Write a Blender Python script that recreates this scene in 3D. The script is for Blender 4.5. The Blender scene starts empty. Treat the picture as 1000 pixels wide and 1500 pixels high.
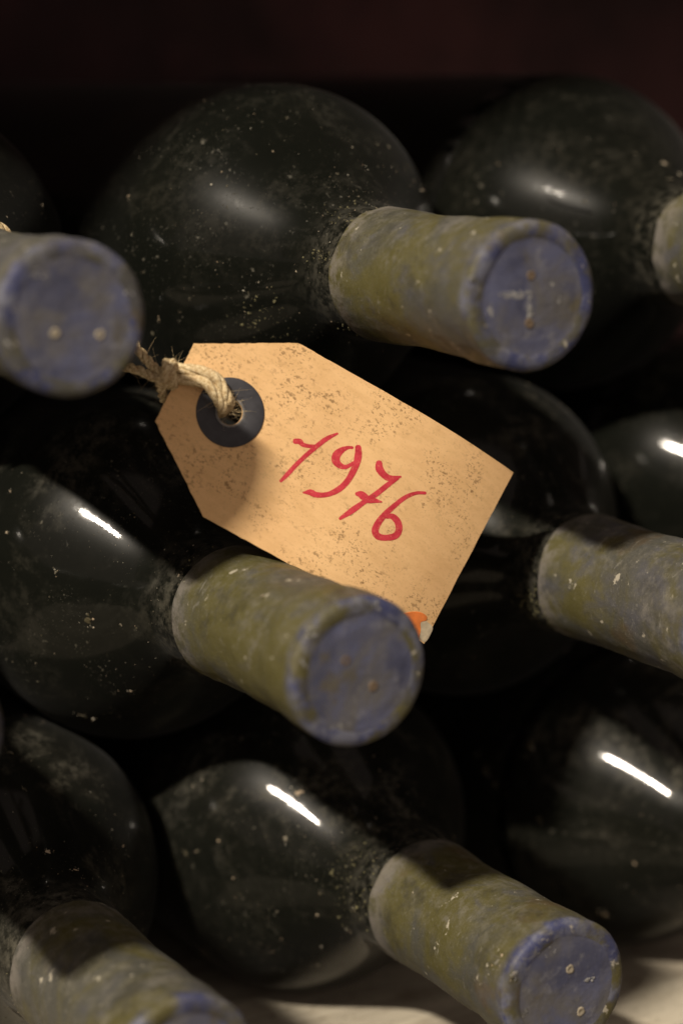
import bpy, bmesh, math, random
from mathutils import Vector, Matrix, noise

# ------------------------------------------------------------------ camera, light, exposure
# survey frame: millimetres, the camera at its origin, bottles lying along +Y; K scales it to metres
K = 0.93e-3
FPX = 3146.27
YAW, PITCH, ROLL = math.radians(28.975), math.radians(11.566), math.radians(-0.456)
FLOOR = -225.7
OFF = Vector((225.0, 420.0, FLOOR))

def W(p):
    return (Vector(p) - OFF) * K

_F = Vector((math.sin(YAW)*math.cos(PITCH), math.cos(YAW)*math.cos(PITCH), -math.sin(PITCH)))
_R0 = Vector((math.cos(YAW), -math.sin(YAW), 0.0))
_U0 = _R0.cross(_F)
CR = _R0*math.cos(ROLL) + _U0*math.sin(ROLL)
CU = _U0*math.cos(ROLL) - _R0*math.sin(ROLL)

def ray(u, v):
    return _F + CR*((u-500)/FPX) - CU*((v-750)/FPX)

sc = bpy.context.scene
COL = sc.collection
cam = bpy.data.cameras.new('camera')
cam_o = bpy.data.objects.new('camera', cam)
COL.objects.link(cam_o)
rot = Matrix((CR, CU, -_F)).transposed()
cam_o.matrix_world = Matrix.Translation(W((0, 0, 0))) @ rot.to_4x4()
cam.sensor_fit = 'HORIZONTAL'
cam.sensor_width = 36.0
cam.lens = FPX/1000*36.0
cam.clip_start = 0.01
cam.clip_end = 50
cam.dof.use_dof = True
cam.dof.focus_distance = 458*K
cam.dof.aperture_fstop = 10.5
sc.camera = cam_o

world = bpy.data.worlds.new('World')
sc.world = world
world.use_nodes = True
bg = world.node_tree.nodes['Background']
bg.inputs['Color'].default_value = (1.0, 0.80, 0.68, 1)
bg.inputs['Strength'].default_value = 0.40

def area_light(name, pos, target, size, power, color):
    l = bpy.data.lights.new(name, 'AREA')
    l.shape = 'RECTANGLE'          # a short tube lamp, lying level
    l.size, l.size_y = size
    l.energy = power
    l.color = color
    o = bpy.data.objects.new(name, l)
    COL.objects.link(o)
    o.location = pos
    o.rotation_euler = (Vector(target)-Vector(pos)).to_track_quat('-Z', 'Y').to_euler()
    return o

TGT = Vector((0, 0, 0.10))
area_light('cellar_lamp', TGT + Vector((-0.63, -0.35, 0.67)).normalized()*2.2, TGT, (0.20, 0.042), 80, (1.0, 0.89, 0.74))

sc.view_settings.view_transform = 'Standard'
sc.view_settings.look = 'None'
sc.view_settings.gamma = 1.0
sc.view_settings.exposure = 0.0
sc.view_settings.use_curve_mapping = False

rnd = random.Random(7)

# ------------------------------------------------------------------ node helpers
class Mat:
    def __init__(s, name):
        s.m = bpy.data.materials.new(name)
        s.m.use_nodes = True
        s.t = s.m.node_tree
        s.b = s.t.nodes['Principled BSDF']
        s._o = None
    def n(s, typ, **kw):
        nd = s.t.nodes.new(typ)
        for k, v in kw.items():
            setattr(nd, k, v)
        return nd
    def set(s, sock, v):
        if isinstance(v, bpy.types.NodeSocket):
            s.t.links.new(v, sock)
        elif isinstance(v, (tuple, list)) and len(v) == 3 and sock.type == 'RGBA':
            sock.default_value = (*v, 1)
        else:
            sock.default_value = v
    def P(s, **kw):
        for k, v in kw.items():
            s.set(s.b.inputs[k.replace('_', ' ')], v)
    def coord(s, stretch=(1, 1, 1), seed=0.0, rand=True):
        if s._o is None:
            tc = s.n('ShaderNodeTexCoord')
            s._o = tc.outputs['Object']
            s._r = s.n('ShaderNodeObjectInfo').outputs['Random']
        mp = s.n('ShaderNodeMapping')
        s.set(mp.inputs['Vector'], s._o)
        mp.inputs['Scale'].default_value = stretch
        if rand:
            ml = s.math('MULTIPLY', s._r, 37.0)
            ad = s.math('ADD', ml, seed)
            cb = s.n('ShaderNodeCombineXYZ')
            s.set(cb.inputs[0], ad); s.set(cb.inputs[1], ml); s.set(cb.inputs[2], ad)
            s.set(mp.inputs['Location'], cb.outputs[0])
        else:
            mp.inputs['Location'].default_value = (seed, seed*1.7, seed*.6)
        return mp.outputs[0]
    def noise(s, scale, detail=5, rough=.55, dist=0.0, **kw):
        nd = s.n('ShaderNodeTexNoise')
        s.set(nd.inputs['Vector'], s.coord(**kw))
        nd.inputs['Scale'].default_value = scale
        nd.inputs['Detail'].default_value = detail
        nd.inputs['Roughness'].default_value = rough
        nd.inputs['Distortion'].default_value = dist
        return nd.outputs['Fac']
    def voro(s, scale, **kw):
        nd = s.n('ShaderNodeTexVoronoi')
        s.set(nd.inputs['Vector'], s.coord(**kw))
        nd.inputs['Scale'].default_value = scale
        return nd.outputs['Distance']
    def step(s, v, a, b, lo=0.0, hi=1.0):
        nd = s.n('ShaderNodeMapRange', interpolation_type='SMOOTHSTEP')
        s.set(nd.inputs['Value'], v)
        nd.inputs['From Min'].default_value = a
        nd.inputs['From Max'].default_value = b
        nd.inputs['To Min'].default_value = lo
        nd.inputs['To Max'].default_value = hi
        return nd.outputs['Result']
    def math(s, op, a, b=0.0):
        nd = s.n('ShaderNodeMath', operation=op)
        nd.use_clamp = False
        s.set(nd.inputs[0], a); s.set(nd.inputs[1], b)
        return nd.outputs[0]
    def mix(s, f, a, b):
        nd = s.n('ShaderNodeMix', data_type='RGBA')
        s.set(nd.inputs['Factor'], f)
        s.set(nd.inputs['A'] if False else nd.inputs[6], a)
        s.set(nd.inputs[7], b)
        return nd.outputs[2]
    def bump(s, h, dist, strength=1.0):
        nd = s.n('ShaderNodeBump')
        s.set(nd.inputs['Height'], h)
        nd.inputs['Distance'].default_value = dist
        nd.inputs['Strength'].default_value = strength
        s.set(s.b.inputs['Normal'], nd.outputs[0])
        return nd.outputs[0]
    def axis(s, i):
        s.coord()
        sp = s.n('ShaderNodeSeparateXYZ')
        s.set(sp.inputs[0], s._o)
        return sp.outputs[i]

MT = {}

def mat_glass():
    M = Mat('dusty_dark_glass')
    cloud = M.step(M.noise(32, 5, .6, seed=1.0), .42, .72)
    film = M.step(M.noise(240, 6, .7, seed=3.0), .42, .75)
    spots = M.step(M.noise(700, 3, .6, seed=5.0), .64, .72)
    fine = M.step(M.noise(2600, 2, .6, seed=6.0), .67, .74)
    clus = M.step(M.noise(70, 4, .6, seed=8.0), .44, .66)
    geo = M.n('ShaderNodeNewGeometry')
    sp = M.n('ShaderNodeSeparateXYZ'); M.set(sp.inputs[0], geo.outputs['Normal'])
    up = M.step(sp.outputs[2], -.3, .9, .25, 1.0)          # dust settles on what faces up
    patch = M.step(M.noise(48, 7, .68, dist=.7, seed=21.0), .47, .62)
    grime = M.math('MULTIPLY', patch, M.step(M.noise(420, 6, .75, seed=25.0), .40, .62))
    haze = M.math('ADD', M.math('MULTIPLY', M.math('MULTIPLY', M.math('ADD', M.math('MULTIPLY', cloud, .45), M.math('MULTIPLY', film, .30)), up), .026),
                  M.math('ADD', .004, M.math('MULTIPLY', M.math('MULTIPLY', grime, up), .11)))
    sm = M.math('MULTIPLY', M.math('MAXIMUM', M.math('MULTIPLY', spots, .55), M.math('MULTIPLY', fine, .9)), clus)
    # the neck is dirtier towards the capsule
    s = M.axis(1)
    nk = M.math('MULTIPLY', M.step(s, .066, .051), M.step(M.noise(420, 5, .7, seed=12.0), .40, .66))
    oi = M.n('ShaderNodeObjectInfo')
    od = M.n('ShaderNodeSeparateColor'); M.set(od.inputs[0], oi.outputs['Color'])
    haze = M.math('MULTIPLY', haze, od.outputs[0])
    mask = M.math('MINIMUM', M.math('ADD', M.math('ADD', haze, M.math('MULTIPLY', sm, .6)), M.math('MULTIPLY', nk, .22)), .9)
    dust = M.mix(M.noise(55, 3, seed=14.0), (.20, .175, .115), (.24, .235, .21))
    M.P(Base_Color=M.mix(mask, (.0035, .004, .003), dust),
        Roughness=M.math('ADD', .29, M.math('MULTIPLY', mask, .6)),
        Coat_Weight=M.math('MULTIPLY', .26, M.math('SUBTRACT', 1.0, M.math('MINIMUM', M.math('MULTIPLY', mask, 2.5), 1.0))),
        Coat_Roughness=M.math('ADD', .045, M.math('MULTIPLY', film, .07)),
        Coat_IOR=1.45, Sheen_Weight=.022, Sheen_Roughness=.45)
    wv = M.n('ShaderNodeBump')
    M.set(wv.inputs['Height'], M.noise(330, 4, .6, seed=41.0))
    wv.inputs['Distance'].default_value = .000012
    M.set(M.b.inputs['Coat Normal'], wv.outputs[0])
    M.b.inputs['Specular IOR Level'].default_value = .04
    M.bump(M.math('ADD', M.math('MULTIPLY', sm, 1.0), M.math('MULTIPLY', nk, .8)), .00012, .8)
    return M.m

def mat_capsule():
    M = Mat('mottled_lead_capsule')
    s = M.axis(1)
    big = M.noise(55, 6, .62, dist=.6, seed=1.0)
    mid = M.noise(120, 6, .65, dist=.4, seed=4.0, stretch=(1, .7, 1))
    fin = M.noise(900, 4, .7, seed=6.0)
    grit = M.noise(3200, 2, .6, seed=7.0)
    oi = M.n('ShaderNodeObjectInfo')
    oc = M.n('ShaderNodeSeparateColor'); M.set(oc.inputs[0], oi.outputs['Color'])
    big = M.math('ADD', big, M.math('MULTIPLY', M.math('SUBTRACT', oc.outputs[0], .5), .35))
    mid = M.math('ADD', mid, M.math('MULTIPLY', M.math('SUBTRACT', oc.outputs[2], .5), .3))
    c = M.mix(M.step(big, .40, .62), (.052, .051, .043), (.068, .060, .019))
    c = M.mix(M.math('MULTIPLY', M.step(mid, .52, .70), .7), c, (.052, .052, .064))
    c = M.mix(M.math('MULTIPLY', M.step(M.noise(75, 6, .7, seed=9.0), .56, .72), .75), c, (.135, .125, .108))
    c = M.mix(M.math('MULTIPLY', M.step(M.noise(40, 4, .6, seed=19.0), .60, .72), .8), c, (.070, .046, .020))
    # bare blue at the tip, pale dusty line at the skirt's edge
    tip = M.math('MULTIPLY', M.step(s, .0042, .0012), M.step(M.noise(140, 5, .6, seed=11.0), .40, .6))
    c = M.mix(tip, c, M.mix(M.step(M.noise(170, 5, .65, seed=13.0), .42, .6), (.032, .038, .098), (.108, .113, .150)))
    skirt = M.math('MULTIPLY', M.step(s, .0435, .0515), M.step(M.noise(200, 5, .7, seed=15.0), .40, .58))
    c = M.mix(M.math('MULTIPLY', skirt, .75), c, (.15, .135, .12))
    c = M.mix(M.math('MULTIPLY', M.step(fin, .60, .72), .35), c, (.19, .18, .15))
    c = M.mix(M.math('MULTIPLY', M.step(fin, .42, .30), .5), c, (.022, .020, .013))
    c = M.mix(M.math('MULTIPLY', M.step(grit, .58, .72), .3), c, (.17, .16, .13))
    gn = M.n('ShaderNodeNewGeometry')
    sx = M.n('ShaderNodeSeparateXYZ'); M.set(sx.inputs[0], gn.outputs['Normal'])
    top = M.step(sx.outputs[2], -.1, .8)                       # settled dust
    dn = M.step(M.noise(330, 6, .75, seed=27.0), .45, .68)
    c = M.mix(M.math('MULTIPLY', M.math('MULTIPLY', top, dn), .48), c, (.135, .125, .10))
    sc1 = M.step(M.noise(420, 4, .7, dist=1.2, seed=29.0, stretch=(.25, 1.3, .5)), .62, .70)
    c = M.mix(M.math('MULTIPLY', sc1, .45), c, (.20, .19, .165))
    dk = M.step(M.noise(85, 6, .7, seed=33.0), .46, .30)
    c = M.mix(M.math('MULTIPLY', dk, .6), c, (.026, .024, .017))
    pale = M.step(M.noise(300, 4, .6, seed=17.0), .655, .71)
    c = M.mix(M.math('MULTIPLY', pale, .8), c, (.36, .33, .26))
    M.P(Base_Color=c, Roughness=M.step(mid, .3, .7, .5, .78))
    M.b.inputs['Specular IOR Level'].default_value = .35
    M.bump(M.math('ADD', M.math('MULTIPLY', fin, .7), M.math('ADD', M.math('MULTIPLY', grit, .25), mid)), .00028, .7)
    return M.m

def mat_face():
    M = Mat('blue_capsule_end')
    big = M.noise(75, 5, .6, dist=.5, seed=2.0)
    mid = M.noise(190, 5, .65, seed=4.0)
    fin = M.noise(1100, 3, .65, seed=6.0)
    c = M.mix(M.step(big, .38, .62), (.074, .080, .132), (.086, .083, .084))
    c = M.mix(M.math('MULTIPLY', M.step(M.noise(95, 4, .6, seed=9.0), .50, .66), .8), c, (.043, .047, .084))
    c = M.mix(M.math('MULTIPLY', M.step(mid, .56, .70), .6), c, (.165, .165, .18))
    c = M.mix(M.math('MULTIPLY', M.step(M.noise(110, 4, .6, seed=12.0), .58, .70), .7), c, (.085, .072, .038))
    c = M.mix(M.math('MULTIPLY', M.step(fin, .60, .75), .3), c, (.21, .21, .205))
    M.P(Base_Color=c, Roughness=.62)
    M.b.inputs['Specular IOR Level'].default_value = .3
    M.bump(M.math('ADD', M.math('MULTIPLY', fin, .5), mid), .0003, .6)
    return M.m

def mat_flat(name, col, rough=.8, var=.35, scale=900):
    M = Mat(name)
    n = M.noise(scale, 4, .6, seed=2.0)
    d = tuple(x*(1-var) for x in col)
    M.P(Base_Color=M.mix(M.step(n, .3, .7), d, col), Roughness=rough)
    M.bump(n, .0001, .5)
    return M.m

def mat_crumbs():
    M = Mat('pale_crumbs')
    geo = M.n('ShaderNodeNewGeometry')
    r = M.n('ShaderNodeValToRGB')
    M.set(r.inputs[0], geo.outputs['Random Per Island'])
    e = r.color_ramp.elements
    e[0].position = 0; e[0].color = (.045, .038, .02, 1)
    e[1].position = 1; e[1].color = (.42, .40, .33, 1)
    for p, cc in ((.35, (.09, .08, .055, 1)), (.6, (.15, .14, .11, 1)), (.8, (.28, .21, .14, 1))):
        x = e.new(p); x.color = cc
    M.P(Base_Color=r.outputs[0], Roughness=.9)
    M.b.inputs['Specular IOR Level'].default_value = .2
    return M.m

STAINS = [(.0315, -.0135, .007), (.033, -.007, .004), (-.0165, -.0115, .004), (-.005, .0125, .005), (.0055, .0135, .004), (.006, -.0165, .005), (.0305, .0145, .006), (-.028, .0035, .004), (.0225, -.0180, .006)]

def mat_paper():
    M = Mat('foxed_manila_card')
    kw = dict(rand=False)
    big = M.noise(45, 4, .6, seed=1.0, **kw)
    fib = M.noise(600, 5, .7, seed=2.0, stretch=(.28, 1, 1), **kw)
    clus = M.step(M.noise(95, 4, .65, seed=5.0, **kw), .43, .62)
    for (cx, cy, cr) in STAINS:
        vd = M.n('ShaderNodeVectorMath', operation='DISTANCE')
        M.set(vd.inputs[0], M._o)
        vd.inputs[1].default_value = (cx, cy, 0)
        wob = M.math('ADD', vd.outputs['Value'], M.math('MULTIPLY', M.math('SUBTRACT', M.noise(260, 5, .7, seed=31.0, **kw), .5), .012))
        clus = M.math('MAXIMUM', clus, M.step(wob, cr, cr*.3))
    d1 = M.step(M.noise(1300, 3, .55, seed=3.0, stretch=(.75, 1, 1), **kw), .555, .665)
    d2 = M.step(M.noise(2600, 2, .5, seed=4.0, stretch=(.75, 1, 1), **kw), .585, .68)
    blot = M.step(M.noise(210, 5, .7, seed=8.0, **kw), .60, .74)
    c = M.mix(M.step(big, .3, .7), (.66, .415, .20), (.73, .475, .235))
    c = M.mix(M.math('MULTIPLY', M.step(fib, .35, .75), .35), c, (.48, .29, .115))
    c = M.mix(M.math('MULTIPLY', blot, .4), c, (.34, .23, .10))
    c = M.mix(M.math('MULTIPLY', M.math('MULTIPLY', d1, clus), .72), c, (.20, .12, .052))
    c = M.mix(M.math('MULTIPLY', M.math('MULTIPLY', d2, M.step(clus, 0, 1, .25, 1)), .65), c, (.22, .13, .055))
    M.P(Base_Color=c, Roughness=.86)
    M.b.inputs['Specular IOR Level'].default_value = .2
    M.bump(M.math('ADD', fib, M.math('MULTIPLY', d1, .3)), .00006, .6)
    return M.m

def mat_ink():
    M = Mat('red_marker_ink')
    n = M.noise(500, 4, .65, seed=3.0, rand=False)
    f = M.noise(2200, 3, .6, seed=5.0, rand=False)
    c = M.mix(M.step(n, .35, .65), (.42, .026, .042), (.53, .045, .064))
    c = M.mix(M.math('MULTIPLY', M.step(f, .54, .72), .5), c, (.62, .22, .12))
    c = M.mix(M.math('MULTIPLY', M.step(M.noise(1300, 3, .6, seed=8.0, rand=False), .62, .72), .6), c, (.22, .03, .03))
    M.P(Base_Color=c, Roughness=.75)
    M.b.inputs['Specular IOR Level'].default_value = .2
    return M.m

def mat_jute():
    M = Mat('jute_fibre')
    n = M.noise(1800, 4, .7, seed=3.0, rand=False)
    b = M.noise(260, 3, .6, seed=6.0, rand=False)
    c = M.mix(M.step(n, .32, .7), (.36, .25, .12), (.72, .60, .38))
    c = M.mix(M.math('MULTIPLY', M.step(b, .45, .7), .35), c, (.40, .22, .10))
    M.P(Base_Color=c, Roughness=.9)
    M.b.inputs['Specular IOR Level'].default_value = .15
    M.bump(n, .0002, .8)
    return M.m

def mat_board():
    M = Mat('worn_pale_board')
    kw = dict(rand=False)
    gr = M.noise(70, 7, .65, dist=.8, seed=2.0, stretch=(.12, 1, 1), **kw)
    fine = M.noise(380, 5, .7, seed=4.0, stretch=(.18, 1, 1), **kw)
    blot = M.noise(60, 5, .65, seed=7.0, **kw)
    c = M.mix(M.step(gr, .36, .62), (.27, .235, .18), (.52, .47, .37))
    c = M.mix(M.math('MULTIPLY', M.step(fine, .52, .72), .5), c, (.22, .17, .10))
    c = M.mix(M.math('MULTIPLY', M.step(blot, .54, .68), .55), c, (.17, .13, .08))
    c = M.mix(M.math('MULTIPLY', M.step(M.noise(420, 4, .65, seed=9.0, **kw), .58, .68), .75), c, (.10, .08, .05))
    M.P(Base_Color=c, Roughness=.85)
    M.bump(M.math('ADD', gr, M.math('MULTIPLY', fine, .6)), .0010, .8)
    return M.m

def mat_wall():
    M = Mat('dark_red_plaster')
    kw = dict(rand=False)
    a = M.noise(14, 6, .65, seed=2.0, **kw)
    b = M.noise(60, 5, .65, seed=5.0, **kw)
    c = M.mix(M.step(a, .35, .65), (.024, .009, .011), (.076, .027, .029))
    c = M.mix(M.math('MULTIPLY', M.step(b, .5, .7), .5), c, (.03, .014, .014))
    M.P(Base_Color=c, Roughness=.9)
    M.bump(M.math('ADD', a, M.math('MULTIPLY', b, .5)), .006, .8)
    return M.m

MT['glass'] = mat_glass()
MT['capsule'] = mat_capsule()
MT['face'] = mat_face()
MT['crumbs'] = mat_crumbs()
MT['hole'] = mat_flat('pale_pinhole_dust', (.30, .26, .19))
MT['hole_dark'] = mat_flat('brown_pinhole_dirt', (.13, .09, .055))
MT['chalk'] = mat_flat('chalky_scuff', (.27, .265, .255), .9, .5, 500)
MT['mould'] = mat_flat('yellow_green_mould', (.15, .135, .065), .95, .6, 1400)
MT['paper'] = mat_paper()
MT['ink'] = mat_ink()
MT['washer'] = mat_flat('slate_grey_fibre_ring', (.036, .036, .043), .7, .25, 700)
MT['washer_edge'] = mat_flat('worn_hole_edge', (.20, .19, .18), .8, .4, 1500)
MT['orange'] = mat_flat('orange_sticker_paper', (.80, .22, .045), .7, .25, 400)
MT['white'] = mat_flat('bare_pale_paper', (.62, .52, .36), .8, .3, 700)
MT['jute'] = mat_jute()
MT['board'] = mat_board()
MT['wall'] = mat_wall()
MT['timber'] = mat_flat('old_brown_timber', (.10, .065, .04), .85, .5, 60)

# ------------------------------------------------------------------ object helpers
def link(name, me, mat=None, parent=None, smooth=True):
    o = bpy.data.objects.new(name, me)
    COL.objects.link(o)
    if mat:
        me.materials.append(mat)
    if smooth:
        for p in me.polygons:
            p.use_smooth = True
    if parent:
        o.parent = parent
    return o

def mesh(name, verts, faces):
    me = bpy.data.meshes.new(name)
    me.from_pydata([tuple(v) for v in verts], [], faces)
    me.update()
    return me

def tag(o, label=None, cat=None, group=None, kind=None):
    if label: o['label'] = label
    if cat: o['category'] = cat
    if group: o['group'] = group
    if kind: o['kind'] = kind
    return o

def lathe(prof, nseg, wob=None, close_start=False, close_end=False):
    vs, fs = [], []
    n = len(prof)
    for (s, r) in prof:
        for k in range(nseg):
            a = 2*math.pi*k/nseg
            p = Vector((r*math.cos(a), s, r*math.sin(a)))
            vs.append(wob(p, s, r, a) if wob else p)
    for i in range(n-1):
        for k in range(nseg):
            k2 = (k+1) % nseg
            fs.append((i*nseg+k, i*nseg+k2, (i+1)*nseg+k2, (i+1)*nseg+k))
    if close_start:
        fs.append(tuple(range(nseg-1, -1, -1)))
    if close_end:
        fs.append(tuple((n-1)*nseg+k for k in range(nseg)))
    return vs, fs

# ------------------------------------------------------------------ setting
def slab(name, x0, x1, y0, y1, z0, z1, mat):
    vs = [(x, y, z) for z in (z0, z1) for y in (y0, y1) for x in (x0, x1)]
    fs = [(0, 2, 3, 1), (4, 5, 7, 6), (0, 1, 5, 4), (2, 6, 7, 3), (0, 4, 6, 2), (1, 3, 7, 5)]
    o = link(name, mesh(name, vs, fs), mat, smooth=False)
    return tag(o, kind='structure')

_y_back = W((0, 700, 0)).y
slab('floor', -.75, .75, W((0, 296, 0)).y, _y_back, -.03, 0.0, MT['board'])
slab('wall', -.75, .75, _y_back+.001, _y_back+.08, -.03, .75, MT['wall'])
slab('upper_shelf', -.75, .75, W((0, 380, 0)).y, _y_back-.001, W((0, 0, 118)).z, W((0, 0, 145)).z, MT['timber'])  # unseen board added overhead to shade the wall and the top row's backs

# dark slab added out of view, to darken what the glass reflects from below
slab('ground', -3.0, 3.0, -3.0, _y_back+.08, -.75, -.60, mat_flat('dark_cellar_earth', (.045, .038, .03), .95, .5, 20))

# ------------------------------------------------------------------ bottles
MM = K
L_CAP, S_SH, R_BODY = 55.9, 107.6, 41.0

def body_r(s, S_SH=S_SH):
    """glass radius (survey mm) at distance s behind the tip"""
    s0 = L_CAP+8
    if s <= s0:
        return 14.0 + (s-L_CAP)/8.0*1.0 if s > L_CAP else 13.2
    if s < S_SH:
        t = (s-s0)/(S_SH-s0)
        return 15+(R_BODY-.25-15)*math.sin(math.pi/2*t)**1.6
    return R_BODY-.25

def glass_profile(S_SH):
    pr = [(30.0, 13.0), (L_CAP-3, 13.2), (L_CAP-.5, 13.9), (L_CAP+2, 14.25), (L_CAP+5, 14.65)]
    for i in range(0, 34):
        s = L_CAP+8 + (S_SH-L_CAP-8)*i/33
        pr.append((s, body_r(s, S_SH)))
    for s in (112, 120, 140, 170, 200, 230, 260, 290, 305):
        pr.append((s, R_BODY-.25))
    for a in (20, 40, 60, 80):
        pr.append((305+9*math.sin(math.radians(a)), R_BODY-.25-9+9*math.cos(math.radians(a))))
    pr += [(314, 27), (308, 22), (298, 12), (292, 3), (291, .2)]
    return pr

def cap_r(s):
    # lip under the foil, groove, waist, plain skirt
    r = 14.35
    r += .50*math.exp(-((s-7)/7.5)**4)
    r -= .22*math.exp(-((s-18)/4.5)**2)
    r -= .38*math.exp(-((s-36)/9)**2)
    r += .25*max(0, (s-44)/12)
    return r

def capsule_mesh(seed, waist=0.0):
    off = Vector((seed*13.7, seed*3.1, seed*7.9))
    dp = .08+.14*((seed*.37) % 1); pr = [(dp+.03, 11.5), (dp*.45, 11.9), (.04, 12.4), (0, 13.1)]
    for a in (20, 40, 60, 80):
        pr.append((1.4*(1-math.cos(math.radians(a))), 13.1+1.85*math.sin(math.radians(a))))
    s = 2.2
    while s < L_CAP:
        pr.append((s, cap_r(s))); s += 1.1
    pr += [(L_CAP-.2, cap_r(L_CAP)), (L_CAP, cap_r(L_CAP)-.08), (L_CAP, 13.6)]
    def wob(p, s, r, a):
        q = Vector((p.x*.09, p.y*.06, p.z*.09))+off
        d = noise.noise(q)*.45 + noise.noise(q*3.1)*.22 + noise.noise(q*8)*.10 + noise.noise(q*19)*.05
        c = Vector((math.cos(a), 0, math.sin(a)))
        w = 1.0 if s > 2 else .45
        end = noise.noise(Vector((math.cos(a)*1.6, math.sin(a)*1.6, seed)))*.9 if s > L_CAP-2.5 else 0
        return (p + c*d*w*.8 + Vector((0, end + noise.noise(q*2+Vector((9, 9, 9)))*.16, 0)))*MM
    vs, fs = lathe(pr, 112, wob)
    return mesh('capsule', vs, fs)

def disc_mesh(seed, r=11.95, bump=.22):
    depth = .08+.14*((seed*.37) % 1)+.05
    off = Vector((seed*5.1, seed*9.3, seed*2.2))
    vs, fs = [], []
    rings, ns = 22, 72
    for i in range(rings+1):
        rr = r*i/rings
        for k in range(ns):
            a = 2*math.pi*k/ns
            x, z = rr*math.cos(a), rr*math.sin(a)
            q = Vector((x*.16, z*.16, 0))+off
            h = depth + noise.noise(q)*bump + noise.noise(q*4)*bump*.25
            h -= .05*math.exp(-((rr-8.6)/.9)**2)
            h += .06*math.exp(-((rr-10.6)/.6)**2)
            vs.append(Vector((x, h if i < rings else depth, z))*MM)
    for i in range(rings):
        for k in range(ns):
            k2 = (k+1) % ns
            fs.append((i*ns+k, i*ns+k2, (i+1)*ns+k2, (i+1)*ns+k))
    return mesh('end_disc', vs, fs)

def lump(vs, fs, c, nrm, size, h, rr, sides=6):
    """a low irregular flake stuck on a surface at c"""
    n = nrm.normalized()
    t = n.orthogonal().normalized()
    t = Matrix.Rotation(rr.uniform(0, 6.28), 3, n) @ t
    b = n.cross(t)
    st = rr.uniform(.3, 1.0)
    i0 = len(vs)
    ring = []
    for k in range(sides):
        a = 2*math.pi*k/sides
        q = size*.5*rr.uniform(.55, 1.25)
        ring.append(c + t*(math.cos(a)*q) + b*(math.sin(a)*q*st))
    for p in ring:
        vs.append(p - n*h*.6)
    for p in ring:
        vs.append(c + (p-c)*rr.uniform(.45, .8) + n*h*rr.uniform(.6, 1.2))
    vs.append(c + n*h*rr.uniform(.8, 1.4))
    for k in range(sides):
        k2 = (k+1) % sides
        fs.append((i0+k, i0+k2, i0+sides+k2, i0+sides+k))
        fs.append((i0+sides+k, i0+sides+k2, i0+2*sides))

def glass_point(s, a, S=S_SH):
    r = body_r(s, S)
    dr = (body_r(s+1, S)-body_r(s-1, S))/2
    e = Vector((math.cos(a), 0, math.sin(a)))
    n = (e - Vector((0, dr, 0))).normalized()
    return Vector((0, s, 0)) + e*r, n

def pick(base, u, v, S=S_SH):
    """where the line of sight through (u, v) meets this bottle, in bottle coordinates (survey mm)"""
    d = ray(u, v)
    t = 300.0
    while t < 760:
        q = d*t - base
        rad = math.hypot(q.x, q.z)
        if q.y > L_CAP and rad < body_r(q.y, S):
            s = q.y; a = math.atan2(q.z, q.x)
            return glass_point(s, a, S)
        if 0 < q.y <= L_CAP and rad < cap_r(q.y):
            e = Vector((q.x, 0, q.z)).normalized()
            return Vector((0, q.y, 0))+e*cap_r(q.y), e
        t += .15
    return None

def face_point(base, u, v):
    d = ray(u, v)
    t = base.y/d.y
    q = d*t - base
    return Vector((q.x, 0, q.z))

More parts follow.
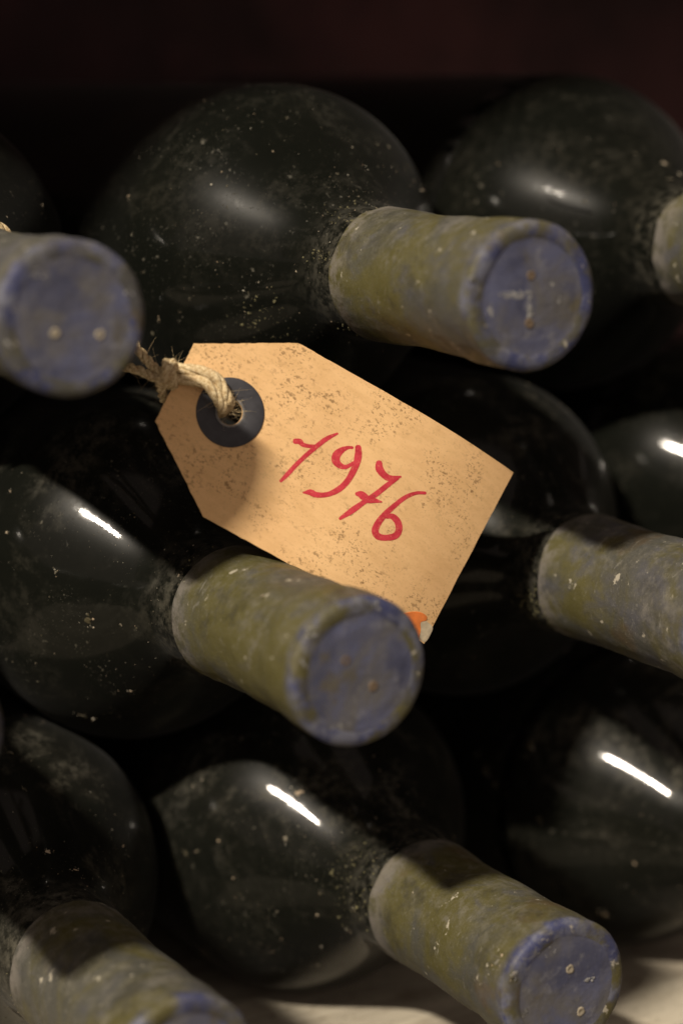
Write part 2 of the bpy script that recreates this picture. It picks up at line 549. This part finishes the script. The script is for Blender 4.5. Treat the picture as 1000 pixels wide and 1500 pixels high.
SHARED = {}
def make_bottle(key, pos, label, seed, holes=None, hole_mat='hole', spots=(), neck_mould=0, scatter=1600, patches=(), shoulder=107.6, scuffs=(), dust=1.0, tint=(.5, .5, .5, 1)):
    base = Vector(pos)
    root = bpy.data.objects.new('wine_bottle', None)
    root.empty_display_size = .02
    COL.objects.link(root)
    root.location = W(base)
    tag(root, label, 'wine bottle', 'old wine bottles stacked on their sides')
    if shoulder not in SHARED:
        vs, fs = lathe([(s, r) for s, r in glass_profile(shoulder)], 128, lambda p, s, r, a: p*MM)
        me = mesh('bottle_glass', vs, fs)
        me.materials.append(MT['glass'])
        for p in me.polygons: p.use_smooth = True
        SHARED[shoulder] = me
    g = bpy.data.objects.new('bottle_glass', SHARED[shoulder])
    COL.objects.link(g); g.parent = root
    g.color = (dust, dust, dust, 1)
    c = link('capsule', capsule_mesh(seed), MT['capsule'], root)
    c.color = tint
    d = link('end_disc', disc_mesh(seed), MT['face'], c)
    rr = random.Random(seed*101+5)
    # two vent pinholes pressed into the end of the capsule
    if holes is None:
        a = rr.uniform(0, 3.14)
        hp = [Vector((math.cos(a)*4.2, 0, math.sin(a)*4.2)), Vector((-math.cos(a)*4.2, 0, -math.sin(a)*4.2))]
    else:
        hp = [face_point(base, u, v) for u, v in holes]
    for q in hp:
        vs, fs = [], []
        n = 14
        dq = .08+.14*((seed*.37) % 1)
        ring = [(1.15, dq+.3), (.95, dq-.10), (.65, dq-.14), (.38, dq+.02)]
        for (r, y) in ring:
            for k in range(n):
                an = 2*math.pi*k/n
                f = rr.uniform(.82, 1.15)
                vs.append((q + Vector((math.cos(an)*r*f, y, math.sin(an)*r*f)))*MM)
        for i in range(len(ring)-1):
            for k in range(n):
                k2 = (k+1) % n
                fs.append((i*n+k, i*n+k2, (i+1)*n+k2, (i+1)*n+k))
        fs.append(tuple((len(ring)-1)*n+k for k in range(n)))
        link('vent_hole', mesh('vent_hole', vs, fs), MT[hole_mat], c)
    if scuffs:
        vs, fs = [], []
        for (u, v, w, h, num) in scuffs:
            for _ in range(num):
                q = face_point(base, u+rr.uniform(-w, w), v+rr.uniform(-h, h))
                rq = math.hypot(q.x, q.z)
                q.y = .0 if rq > 12.2 else .08+.14*((seed*.37) % 1)
                sz = .3+min(1.4, rr.expovariate(1/.35))
                lump(vs, fs, q, Vector((0, -1, 0)), sz, .07, rr, 7)
        tag(link('scuff_marks', mesh('scuff_marks', [v*MM for v in vs], fs), MT['chalk'], c, smooth=False), kind='stuff')
    # crumbs and specks of dirt stuck to the glass
    vs, fs = [], []
    off = Vector((seed*3.3, seed*1.9, seed*4.7))
    cnt = 0
    tries = 0
    while cnt < scatter and tries < scatter*12:
        tries += 1
        s = rr.uniform(L_CAP+1, 170) if rr.random() < .85 else rr.uniform(L_CAP+1, 90)
        a = rr.uniform(0, 2*math.pi)
        p, n = glass_point(s, a, shoulder)
        dens = noise.noise(p*.06+off)*.9 + noise.noise(p*.2+off)*.5 + .25
        if rr.random() > dens: continue
        sz = min(1.6, .09+rr.expovariate(1/.12))
        lump(vs, fs, p, n, sz, sz*.16, rr, 5)
        cnt += 1
    for (u, v, px) in spots:
        h = pick(base, u, v, shoulder)
        if not h: continue
        sz = px*.145
        lump(vs, fs, h[0], h[1], sz, .10+sz*.05, rr, 9)
        for _ in range(int(3+px*.5)):
            t = h[1].orthogonal().normalized()
            t = Matrix.Rotation(rr.uniform(0, 6.28), 3, h[1]) @ t
            q = h[0] + t*sz*rr.uniform(.3, 1.0)
            lump(vs, fs, q, h[1], sz*rr.uniform(.12, .4), .08, rr, 6)
    o = link('dirt_specks', mesh('dirt_specks', [v*MM for v in vs], fs), MT['crumbs'], root, smooth=False)
    tag(o, kind='stuff')
    # mould growing out of the joint between capsule and neck, and in patches
    if neck_mould or patches:
        vs, fs = [], []
        for _ in range(neck_mould):
            a = rr.uniform(0, 2*math.pi)
            if noise.noise(Vector((math.cos(a)*1.8, math.sin(a)*1.8, seed*2.0)))+.25 < rr.random()*.7: continue
            p, n = glass_point(L_CAP+abs(rr.gauss(0, 3.2))+.2, a, shoulder)
            sz = .15+min(.9, rr.expovariate(1/.22))
            lump(vs, fs, p, n, sz, sz*.35, rr, 6)
        for (u, v, spread, num) in patches:
            for _ in range(num):
                h = pick(base, u+rr.gauss(0, spread), v+rr.gauss(0, spread), shoulder)
                if not h: continue
                sz = .15+min(.9, rr.expovariate(1/.22))
                lump(vs, fs, h[0], h[1], sz, sz*.3, rr, 6)
        o = link('mould', mesh('mould', [v*MM for v in vs], fs), MT['mould'], root, smooth=False)
        tag(o, kind='stuff')
    return root, base, c

B = {}
def bottle(key, *a, **k):
    B[key] = make_bottle(key, *a, **k)

bottle('A0', (149.2, 371.5, -44.4), 'dusty dark bottle whose neck carries the twine of the 1976 tag', 1, dust=0.5, tint=(0.25, 0.5, 0.75, 1),
       holes=[(81, 488), (147, 490)], scuffs=[(16, 500, 5, 8, 6), (190, 425, 6, 10, 8), (60, 400, 16, 8, 10)], spots=[(62, 300, 4)])
bottle('A1', (235.0, 346.9, -42.95), 'dusty dark bottle in the top row with a bluish capsule end above the tag', 2, dust=0.5, tint=(0.62, 0.5, 0.5, 1),
       holes=[(779, 403), (776, 474)], hole_mat='hole_dark', neck_mould=420,
       spots=[(188, 287, 8), (193, 343, 5), (420, 172, 5), (553, 212, 5), (495, 255, 5), (325, 252, 4), (233, 468, 8), (265, 456, 4), (211, 399, 4), (278, 437, 4), (310, 270, 4), (400, 222, 4), (262, 470, 4)],
       patches=[(470, 375, 9, 60), (505, 318, 12, 50), (385, 465, 22, 60)], scatter=2600,
       scuffs=[(755, 432, 24, 5, 60), (805, 440, 16, 6, 26), (776, 455, 4, 18, 14), (718, 452, 4, 9, 10), (732, 473, 6, 8, 8), (690, 410, 3, 4, 4), (812, 417, 3, 3, 3)])
bottle('A2', (322.9, 350.0, -41.4), 'top row bottle with a hairline scratch across the glint on its shoulder', 3, shoulder=112.6, dust=0.5, tint=(0.6, 0.5, 0.45, 1),
       spots=[(972, 238, 12), (995, 255, 8), (930, 225, 4), (980, 262, 6)], neck_mould=200)
bottle('B0', (196.4, 347.5, -113.4), 'dusty dark bottle whose capsule props up the lower edge of the tag', 4, shoulder=104.5, dust=1.2, tint=(0.68, 0.5, 0.38, 1),
       holes=[(507, 968), (547, 1006)], hole_mat='hole_dark',
       spots=[(262, 843, 7), (385, 873, 8), (120, 1048, 9), (137, 1053, 7), (192, 1012, 6), (82, 838, 8), (130, 910, 16), (178, 915, 6), (200, 920, 6), (10, 780, 6), (15, 720, 5), (493, 878, 9)], neck_mould=60,
       scuffs=[(447, 965, 6, 14, 12), (458, 925, 10, 10, 10), (490, 1068, 14, 6, 8), (552, 888, 5, 5, 5)])
bottle('B1', (282.5, 337.3, -113.8), 'dark bottle with green mould at its capsule edge behind the right end of the tag', 5, dust=1.2, tint=(0.42, 0.5, 0.66, 1),
       spots=[(820, 885, 5), (805, 950, 4), (835, 590, 5)], neck_mould=260, patches=[(772, 880, 9, 130), (782, 895, 7, 60)], scatter=2000)
bottle('B2', (365.5, 345.8, -112.2), 'bottle lying between two others, only its glinting shoulder in view', 6, shoulder=112.5)
bottle('C0', (155.9, 343.5, -184.6), 'bottom row bottle with an olive and grey capsule on the pale board', 8, dust=1.5, tint=(0.45, 0.5, 0.45, 1),
       spots=[(70, 1248, 10), (110, 1275, 9), (13, 1103, 8), (35, 1157, 6)], neck_mould=40)
bottle('C1', (238.9, 338.1, -184.6), 'bottom row bottle with a mould flecked neck and blue rimmed olive capsule', 9, shoulder=110.5, dust=1.8, tint=(0.58, 0.5, 0.48, 1),
       holes=[(835, 1421), (851, 1483)], neck_mould=200,
       spots=[(438, 1162, 16), (418, 1229, 10), (290, 1247, 8), (272, 1250, 8), (320, 1232, 5), (463, 1290, 6), (470, 1310, 7), (465, 1340, 7), (300, 1395, 9), (520, 1333, 9), (508, 1362, 8), (605, 1308, 6), (728, 1410, 14), (735, 1400, 8), (751, 1432, 8), (664, 1225, 6), (660, 1382, 4)],
       scuffs=[(862, 1434, 10, 5, 9), (752, 1432, 4, 5, 5), (800, 1395, 14, 8, 8), (768, 1485, 4, 6, 5)],
       patches=[(500, 1280, 14, 60), (535, 1260, 14, 50), (520, 1330, 18, 60)], scatter=2600)
bottle('C2', (324.8, 316.9, -184.6), 'dark bottle on the pale board with large pale flecks on its shoulder', 10, shoulder=116.6, dust=1.8,
       spots=[(776, 1093, 15), (772, 1108, 7), (930, 1265, 9), (885, 1340, 16), (712, 1130, 14), (725, 1150, 12), (740, 1165, 10), (790, 1200, 8), (905, 1372, 8), (990, 1350, 10)], scatter=2200)
bottle('Bm', (110.2, 351.0, -114.0), 'bottle at the end of the middle row with only its blue capsule edge showing', 11, scatter=200)

def tube(path, rad, sides=6, vs=None, fs=None, taper=False):
    vs = [] if vs is None else vs
    fs = [] if fs is None else fs
    n = len(path)
    i0 = len(vs)
    t0 = (path[1]-path[0]).normalized()
    nn = t0.orthogonal().normalized()
    for i, p in enumerate(path):
        t = (path[min(i+1, n-1)]-path[max(i-1, 0)])
        t = t.normalized() if t.length > 1e-9 else t0
        nn = (nn - t*nn.dot(t)).normalized()
        b = t.cross(nn)
        r = rad*(1-.7*i/(n-1)) if taper else rad
        for k in range(sides):
            a = 2*math.pi*k/sides
            vs.append(p + (nn*math.cos(a)+b*math.sin(a))*r)
    for i in range(n-1):
        for k in range(sides):
            k2 = (k+1) % sides
            fs.append((i0+i*sides+k, i0+i*sides+k2, i0+(i+1)*sides+k2, i0+(i+1)*sides+k))
    fs.append(tuple(i0+k for k in range(sides-1, -1, -1)))
    fs.append(tuple(i0+(n-1)*sides+k for k in range(sides)))
    return vs, fs

def spline(pts, per=10):
    out = []
    n = len(pts)
    for i in range(n-1):
        p0, p1, p2, p3 = pts[max(i-1, 0)], pts[i], pts[i+1], pts[min(i+2, n-1)]
        for k in range(per):
            t = k/per
            out.append(.5*((2*p1)+(p2-p0)*t+(2*p0-5*p1+4*p2-p3)*t*t+(3*p1-p0-3*p2+p3)*t**3))
    out.append(pts[-1])
    return out

# hairline scratch on the right-hand top bottle 
def fibres():
    h = [pick(B['A2'][1], 800+66*t, 287+25*t+2*math.sin(t*5)) for t in (0, .2, .4, .6, .8, 1)]
    vs, fs = tube([(p+n*.02)*MM for p, n in h], .16*MM, 5)
    o = link('hairline_scratch', mesh('hairline_scratch', vs, fs), mat_flat('black_scratch', (.003, .003, .003), .9), B['A2'][0])
fibres()

# ------------------------------------------------------------------ paper tag
ZC = 452.0
TA, TB, TG, TCU, TCV = .344, .034, .483, 476.1, 692.9
sc_ = ZC/438.0
TL, TW, TCL, TCW = 72.31*sc_, 41.58*sc_, 18.24*sc_, 11.88*sc_
rC = ray(TCU, TCV)
TC = rC*ZC
TN = (-_F + CR*TA + CU*TB).normalized()
TE = CR*math.cos(TG) - CU*math.sin(TG)
TE = (TE - TN*TE.dot(TN)).normalized()
TV = TN.cross(TE)

def tag_uv(u, v):
    """photo position -> place on the card (survey mm, card axes)"""
    d = ray(u, v)
    h = 0.0
    for _ in range(6):
        t = (TC.dot(TN)+h)/d.dot(TN)
        q = d*t - TC
        h = bow(q.dot(TE), q.dot(TV))
    return q.dot(TE), q.dot(TV)

def bow(x, y):
    # a slight wave, the far end curling back
    return .5*math.sin((x+30)*.045) - .0055*max(0.0, x-8)**2 + .0006*y*y

root = bpy.data.objects.new('paper_tag', None)
root.empty_display_size = .01
COL.objects.link(root)
root.matrix_world = Matrix.Translation(W(TC)) @ Matrix((TE, TV, TN)).transposed().to_4x4()
tag(root, 'tan card tag handwritten 1976 in red, tied with twine among the bottles', 'tag')
HX, HY = tag_uv(337, 604)
WR_O, WR_I = 7.3, 2.7


def card():
    outline = [tag_uv(*p) for p in ((284, 503), (437, 502), (752, 692), (621, 943), (298, 757), (228, 617))]
    # polar grid between the punched hole and the outline, so the card can bow
    def edge_hit(a):
        dx, dy = math.cos(a), math.sin(a)
        best = 1e9
        for i in range(6):
            x1, y1 = outline[i]; x2, y2 = outline[(i+1) % 6]
            ex, ey = x2-x1, y2-y1
            den = dx*ey-dy*ex
            if abs(den) < 1e-9: continue
            t = ((x1-HX)*ey-(y1-HY)*ex)/den
            w = ((x1-HX)*dy-(y1-HY)*dx)/den
            if t > 0 and -1e-6 <= w <= 1+1e-6: best = min(best, t)
        return best
    angs = [2*math.pi*k/160 for k in range(160)] + [math.atan2(y-HY, x-HX) % (2*math.pi) for x, y in outline]
    angs = sorted(set(round(a, 6) for a in angs))
    N = len(angs); rings = 26
    vs, fs = [], []
    for top in (1, 0):
        for i in range(rings+1):
            for a in angs:
                e = edge_hit(a)
                r = WR_I*.97 + (e-WR_I*.97)*(i/rings)
                if i == rings:
                    r += .16*noise.noise(Vector((math.cos(a)*e*.6, math.sin(a)*e*.6, 1.0))) - .12*abs(noise.noise(Vector((math.cos(a)*e*2.2, math.sin(a)*e*2.2, 4.0))))
                x, y = HX+r*math.cos(a), HY+r*math.sin(a)
                vs.append(Vector((x, y, bow(x, y) + (.0 if top else -.38)))*MM)
    M2 = N*(rings+1)
    for i in range(rings):
        for k in range(N):
            k2 = (k+1) % N
            fs.append((i*N+k, (i+1)*N+k, (i+1)*N+k2, i*N+k2))
            fs.append((M2+i*N+k, M2+i*N+k2, M2+(i+1)*N+k2, M2+(i+1)*N+k))
    for base_i in (rings*N, 0):
        j0 = len(vs)
        vs += [vs[base_i+k].copy() for k in range(N)] + [vs[M2+base_i+k].copy() for k in range(N)]
        for k in range(N):
            k2 = (k+1) % N
            f = (j0+k, j0+N+k, j0+N+k2, j0+k2)
            fs.append(f if base_i else f[::-1])
    me = mesh('card', vs, fs)
    o = link('card', me, MT['paper'], root)
    for p in me.polygons:
        p.use_smooth = abs(p.normal.z) > .7
    return o
card()

def ring_part(name, r0, r1, z0, z1, mat, n=96):
    vs, fs = [], []
    pr = [(r0, z0), (r0, z1-.06), (r0+.1, z1), (r1-.12, z1), (r1, z1-.08), (r1, z0)]
    for (r, z) in pr:
        for k in range(n):
            a = 2*math.pi*k/n
            x, y = HX+r*math.cos(a), HY+r*math.sin(a)
            vs.append(Vector((x, y, bow(x, y)+z))*MM)
    for i in range(len(pr)-1):
        for k in range(n):
            k2 = (k+1) % n
            fs.append((i*n+k, i*n+k2, (i+1)*n+k2, (i+1)*n+k))
    return link(name, mesh(name, vs, fs), mat, root)
ring_part('reinforcing_ring', WR_I+.5, WR_O, .012, .26, MT['washer'])
ring_part('hole_edge', WR_I, WR_I+.5, .012, .235, MT['washer_edge'])

# handwritten figures: flat ribbons of ink following the card
def zz(pts):
    return [(400+x*.26, 600+y*.26) for x, y in pts]
DIG = {
 'figure_one': [([(122, 178), (150, 180), (165, 196), (200, 205), (246, 206)], [15, 16, 13, 11, 10]),
                ([(362, 134), (302, 163), (246, 205), (182, 260), (122, 318), (82, 362), (42, 402)], [6, 13, 14, 13, 13, 13, 9])],
 'figure_nine': [([(446, 214), (420, 214), (384, 230), (356, 258), (354, 290), (378, 316), (412, 322), (452, 300)], [8, 10, 18, 25, 24, 17, 12, 10]),
                 ([(478, 212), (478, 264), (458, 330), (416, 404), (364, 452), (304, 478), (244, 480), (208, 466), (168, 468)], [18, 22, 20, 18, 17, 14, 16, 17, 4])],
 'figure_seven': [([(596, 300), (598, 332), (622, 366), (656, 386), (718, 378)], [19, 24, 20, 17, 6]),
                  ([(700, 384), (644, 424), (584, 472), (512, 520), (442, 570), (376, 614)], [12, 15, 16, 15, 17, 9]),
                  ([(468, 474), (496, 480), (532, 506), (570, 512), (610, 520)], [10, 22, 20, 14, 4])],
 'figure_six': [([(856, 470), (806, 470), (744, 494), (684, 540), (632, 588), (594, 634), (574, 680), (588, 712), (630, 722), (686, 712), (708, 676), (700, 632), (670, 602), (638, 606)],
                 [9, 10, 13, 15, 18, 20, 22, 20, 17, 20, 22, 21, 17, 9])],
}
inkz = .035
for nm, strokes in DIG.items():
    vs, fs = [], []
    for si, (pts, wid) in enumerate(strokes):
        P2 = [Vector((*tag_uv(*q), w*.26*.139*sc_*.5*2.0)) for q, w in zip(zz(pts), wid)]
        path = spline(P2, 9)
        n = len(path)
        i0 = len(vs)
        zoff = inkz + si*.012
        cen = []
        L, Rr = [], []
        for i, p in enumerate(path):
            t = path[min(i+1, n-1)]-path[max(i-1, 0)]
            t = Vector((t.x, t.y)).normalized()
            nv = Vector((-t.y, t.x))
            j1 = 1+.07*noise.noise(Vector((i*.45, si*7.1+len(nm), 0)))
            j2 = 1+.07*noise.noise(Vector((i*.45, si*3.3+len(nm), 9)))
            c2 = Vector((p.x, p.y))
            L.append(c2+nv*p.z*j1); Rr.append(c2-nv*p.z*j2)
        def cap_(c, t, r):
            out = []
            for k in range(1, 6):
                a = math.pi*k/6
                nv = Vector((-t.y, t.x))
                out.append(c + nv*math.cos(a)*r + t*math.sin(a)*r*.8)
            return out
        tE = (Vector((path[-1].x, path[-1].y))-Vector((path[-2].x, path[-2].y))).normalized()
        tS = (Vector((path[0].x, path[0].y))-Vector((path[1].x, path[1].y))).normalized()
        for a, b in zip(L, Rr):
            for q in (a, b):
                vs.append(Vector((q.x, q.y, bow(q.x, q.y)+zoff))*MM)
        for i in range(n-1):
            fs.append((i0+2*i, i0+2*i+1, i0+2*i+3, i0+2*i+2))
        for (c3, t, k) in ((path[-1], tE, n-1), (path[0], tS, 0)):
            arc = cap_(Vector((c3.x, c3.y)), t, c3.z)
            j0 = len(vs)
            for q in arc:
                vs.append(Vector((q.x, q.y, bow(q.x, q.y)+zoff))*MM)
            first, last = (i0+2*k, i0+2*k+1) if k else (i0+2*k+1, i0+2*k)
            fs.append((first, *range(j0, j0+5), last))
    me = mesh(nm, vs, fs)
    o = link(nm, me, MT['ink'], root, smooth=False)

# torn orange sticker near the far corner, with the bare patch beside it
def blob(name, poly, z, mat):
    pts = [Vector((*tag_uv(u, v), 0)) for u, v in poly]
    pts = spline(pts+[pts[0]], 4)[:-1]
    n = len(pts)
    c = sum(pts, Vector())/n
    vs = []
    for q in pts: vs.append(Vector((q.x, q.y, bow(q.x, q.y)+.01))*MM)
    for q in pts:
        p = c+(q-c)*.96
        vs.append(Vector((p.x, p.y, bow(p.x, p.y)+z))*MM)
    fs = [(k, (k+1) % n, n+(k+1) % n, n+k) for k in range(n)] + [tuple(n+k for k in range(n))]
    link(name, mesh(name, vs, fs), mat, root, smooth=False)
blob('bare_patch', [(622, 908), (633, 918), (632, 926), (624, 940), (617, 938), (612, 925), (614, 912)], .05, MT['white'])
blob('orange_sticker', [(592, 898), (604, 896), (616, 897), (625, 903), (624, 909), (616, 912), (616, 924), (612, 936), (600, 940), (585, 930), (582, 910)], .09, MT['orange'])

# ------------------------------------------------------------------ twine
tw = bpy.data.objects.new('twine', None)
tw.empty_display_size = .01
COL.objects.link(tw)
A0b = B['A0'][1]
tw.location = W(A0b+Vector((0, 62, 0)))
tag(tw, 'frayed pale jute twine knotted through the ring of the card tag', 'twine')
TW0 = A0b+Vector((0, 62, 0))

def px(u, v, depth):
    d = ray(u, v)
    return d*(depth/d.dot(_F)) - TW0

def onneck(deg, r=16.0, ds=0.0):
    a = math.radians(deg)
    return Vector((r*math.cos(a), ds, r*math.sin(a)))

def ply(name, pts, rad, turns, plies=3, per=14):
    path = spline(pts, per)
    n = len(path)
    t0 = (path[1]-path[0]).normalized()
    nn = t0.orthogonal().normalized()
    fr = []
    for i, p in enumerate(path):
        t = (path[min(i+1, n-1)]-path[max(i-1, 0)]).normalized()
        nn = (nn - t*nn.dot(t)).normalized()
        fr.append((p, nn.copy(), t.cross(nn)))
    vs, fs = [], []
    for j in range(plies):
        sub = []
        for i, (p, a, b) in enumerate(fr):
            ph = 2*math.pi*(j/plies + turns*i/n)
            wr = rad*.52*(1+.15*noise.noise(Vector((i*.2, j*5, rad*9))))
            sub.append((p + (a*math.cos(ph)+b*math.sin(ph))*wr)*MM)
        tube(sub, rad*.56*MM, 8, vs, fs)
    return link(name, mesh(name, vs, fs), MT['jute'], tw), path

hd = rC*0
def tagpt(x, y, z):
    return TC + TE*x + TV*y + TN*(z+bow(x, y)) - TW0
h_in = tagpt(HX, HY, -3.0)
k0 = px(248, 548, 442)
def leg(dx, dy, lift, r, turns, start):
    return ply('strand', [tagpt(HX+dx*.3-.9, HY+dy*.4, -3.2), tagpt(HX-1.5+dx, HY+.5+dy*.9, .5), tagpt(HX-3.2+dx, HY+1.4+dy, 1.7+lift),
                          tagpt(HX-8+dx, HY+3.2+dy*1.2, 2.2+lift), k0+Vector((dx, 0, dy))*.6+start], r, turns, 4)
s1, pa = leg(.3, .95, .0, 1.2, 1.7, Vector((0, 0, .8)))
s2, pb = leg(-.3, -.85, -.1, 1.2, 1.5, Vector((0, 0, -.5)))
# knot: two turns round the legs, then the loop that goes round the neck of the bottle
kn = []
ax = (tagpt(HX-8, HY+3.2, 2.2)-k0).normalized()
u_ = ax.orthogonal().normalized(); v_ = ax.cross(u_)
for i in range(15):
    a = 2*math.pi*i/7.0
    kn.append(k0 + ax*(-.9+2.4*i/14) + (u_*math.cos(a)+v_*math.sin(a))*2.3)
ply('knot', kn, 1.0, 6, per=7)
s4, pc = ply('strand', [k0, px(228, 540, 445), px(205, 515, 448), px(170, 470, 453), px(90, 420, 462)]
             + [onneck(a) for a in (28, 60, 95, 130)], 1.05, 7)
s5, pd = ply('strand', [k0+Vector((0, 0, -1)), px(228, 553, 444), px(196, 540, 449), px(150, 530, 456), px(60, 500, 464)]
             + [onneck(a, ds=2.2) for a in (-40, -75, -110, -150, -190, -228)], 1.05, 9)
s6, pe = ply('strand', [k0+Vector((.3, 0, .5)), px(236, 556, 441), px(237, 572, 443), px(243, 588, 449), px(262, 594, 454)], 1.0, 3)

# loose fibres along the twine
fr = random.Random(31)
vs, fs = [], []
for path, num in ((pa, 40), (pb, 34), (kn, 44), (pc, 46), (pd, 36), (pe, 20)):
    m = len(path)
    for _ in range(num):
        p = path[fr.randrange(0, m if path is kn else int(m*.62))]
        d = Vector((fr.gauss(0, 1), fr.gauss(0, 1), fr.gauss(0, 1))).normalized()
        ln = fr.uniform(.8, 3.6)
        c = Vector((fr.gauss(0, 1), fr.gauss(0, 1), fr.gauss(0, 1)))*.35*ln
        q = [(p + d*(.9+ln*t) + c*t*t)*MM for t in (0, .25, .5, .75, 1)]
        tube(q, .035*MM, 3, vs, fs, taper=True)
# frayed tuft at the hole
for _ in range(22):
    p = tagpt(HX-.3+fr.gauss(0, .7), HY+fr.gauss(0, .8), .4)
    d = (TE*fr.uniform(-.1, 1.0) + TV*fr.uniform(-.6, .8) + TN*fr.uniform(.1, .8)).normalized()
    ln = fr.uniform(1.5, 5)
    q = [(p + d*ln*t + TV*(.12*ln*t*t*fr.uniform(-1, 1)))*MM for t in (0, .3, .6, 1)]
    tube(q, .035*MM, 3, vs, fs, taper=True)
tag(link('loose_fibres', mesh('loose_fibres', vs, fs), MT['jute'], tw), kind='stuff')
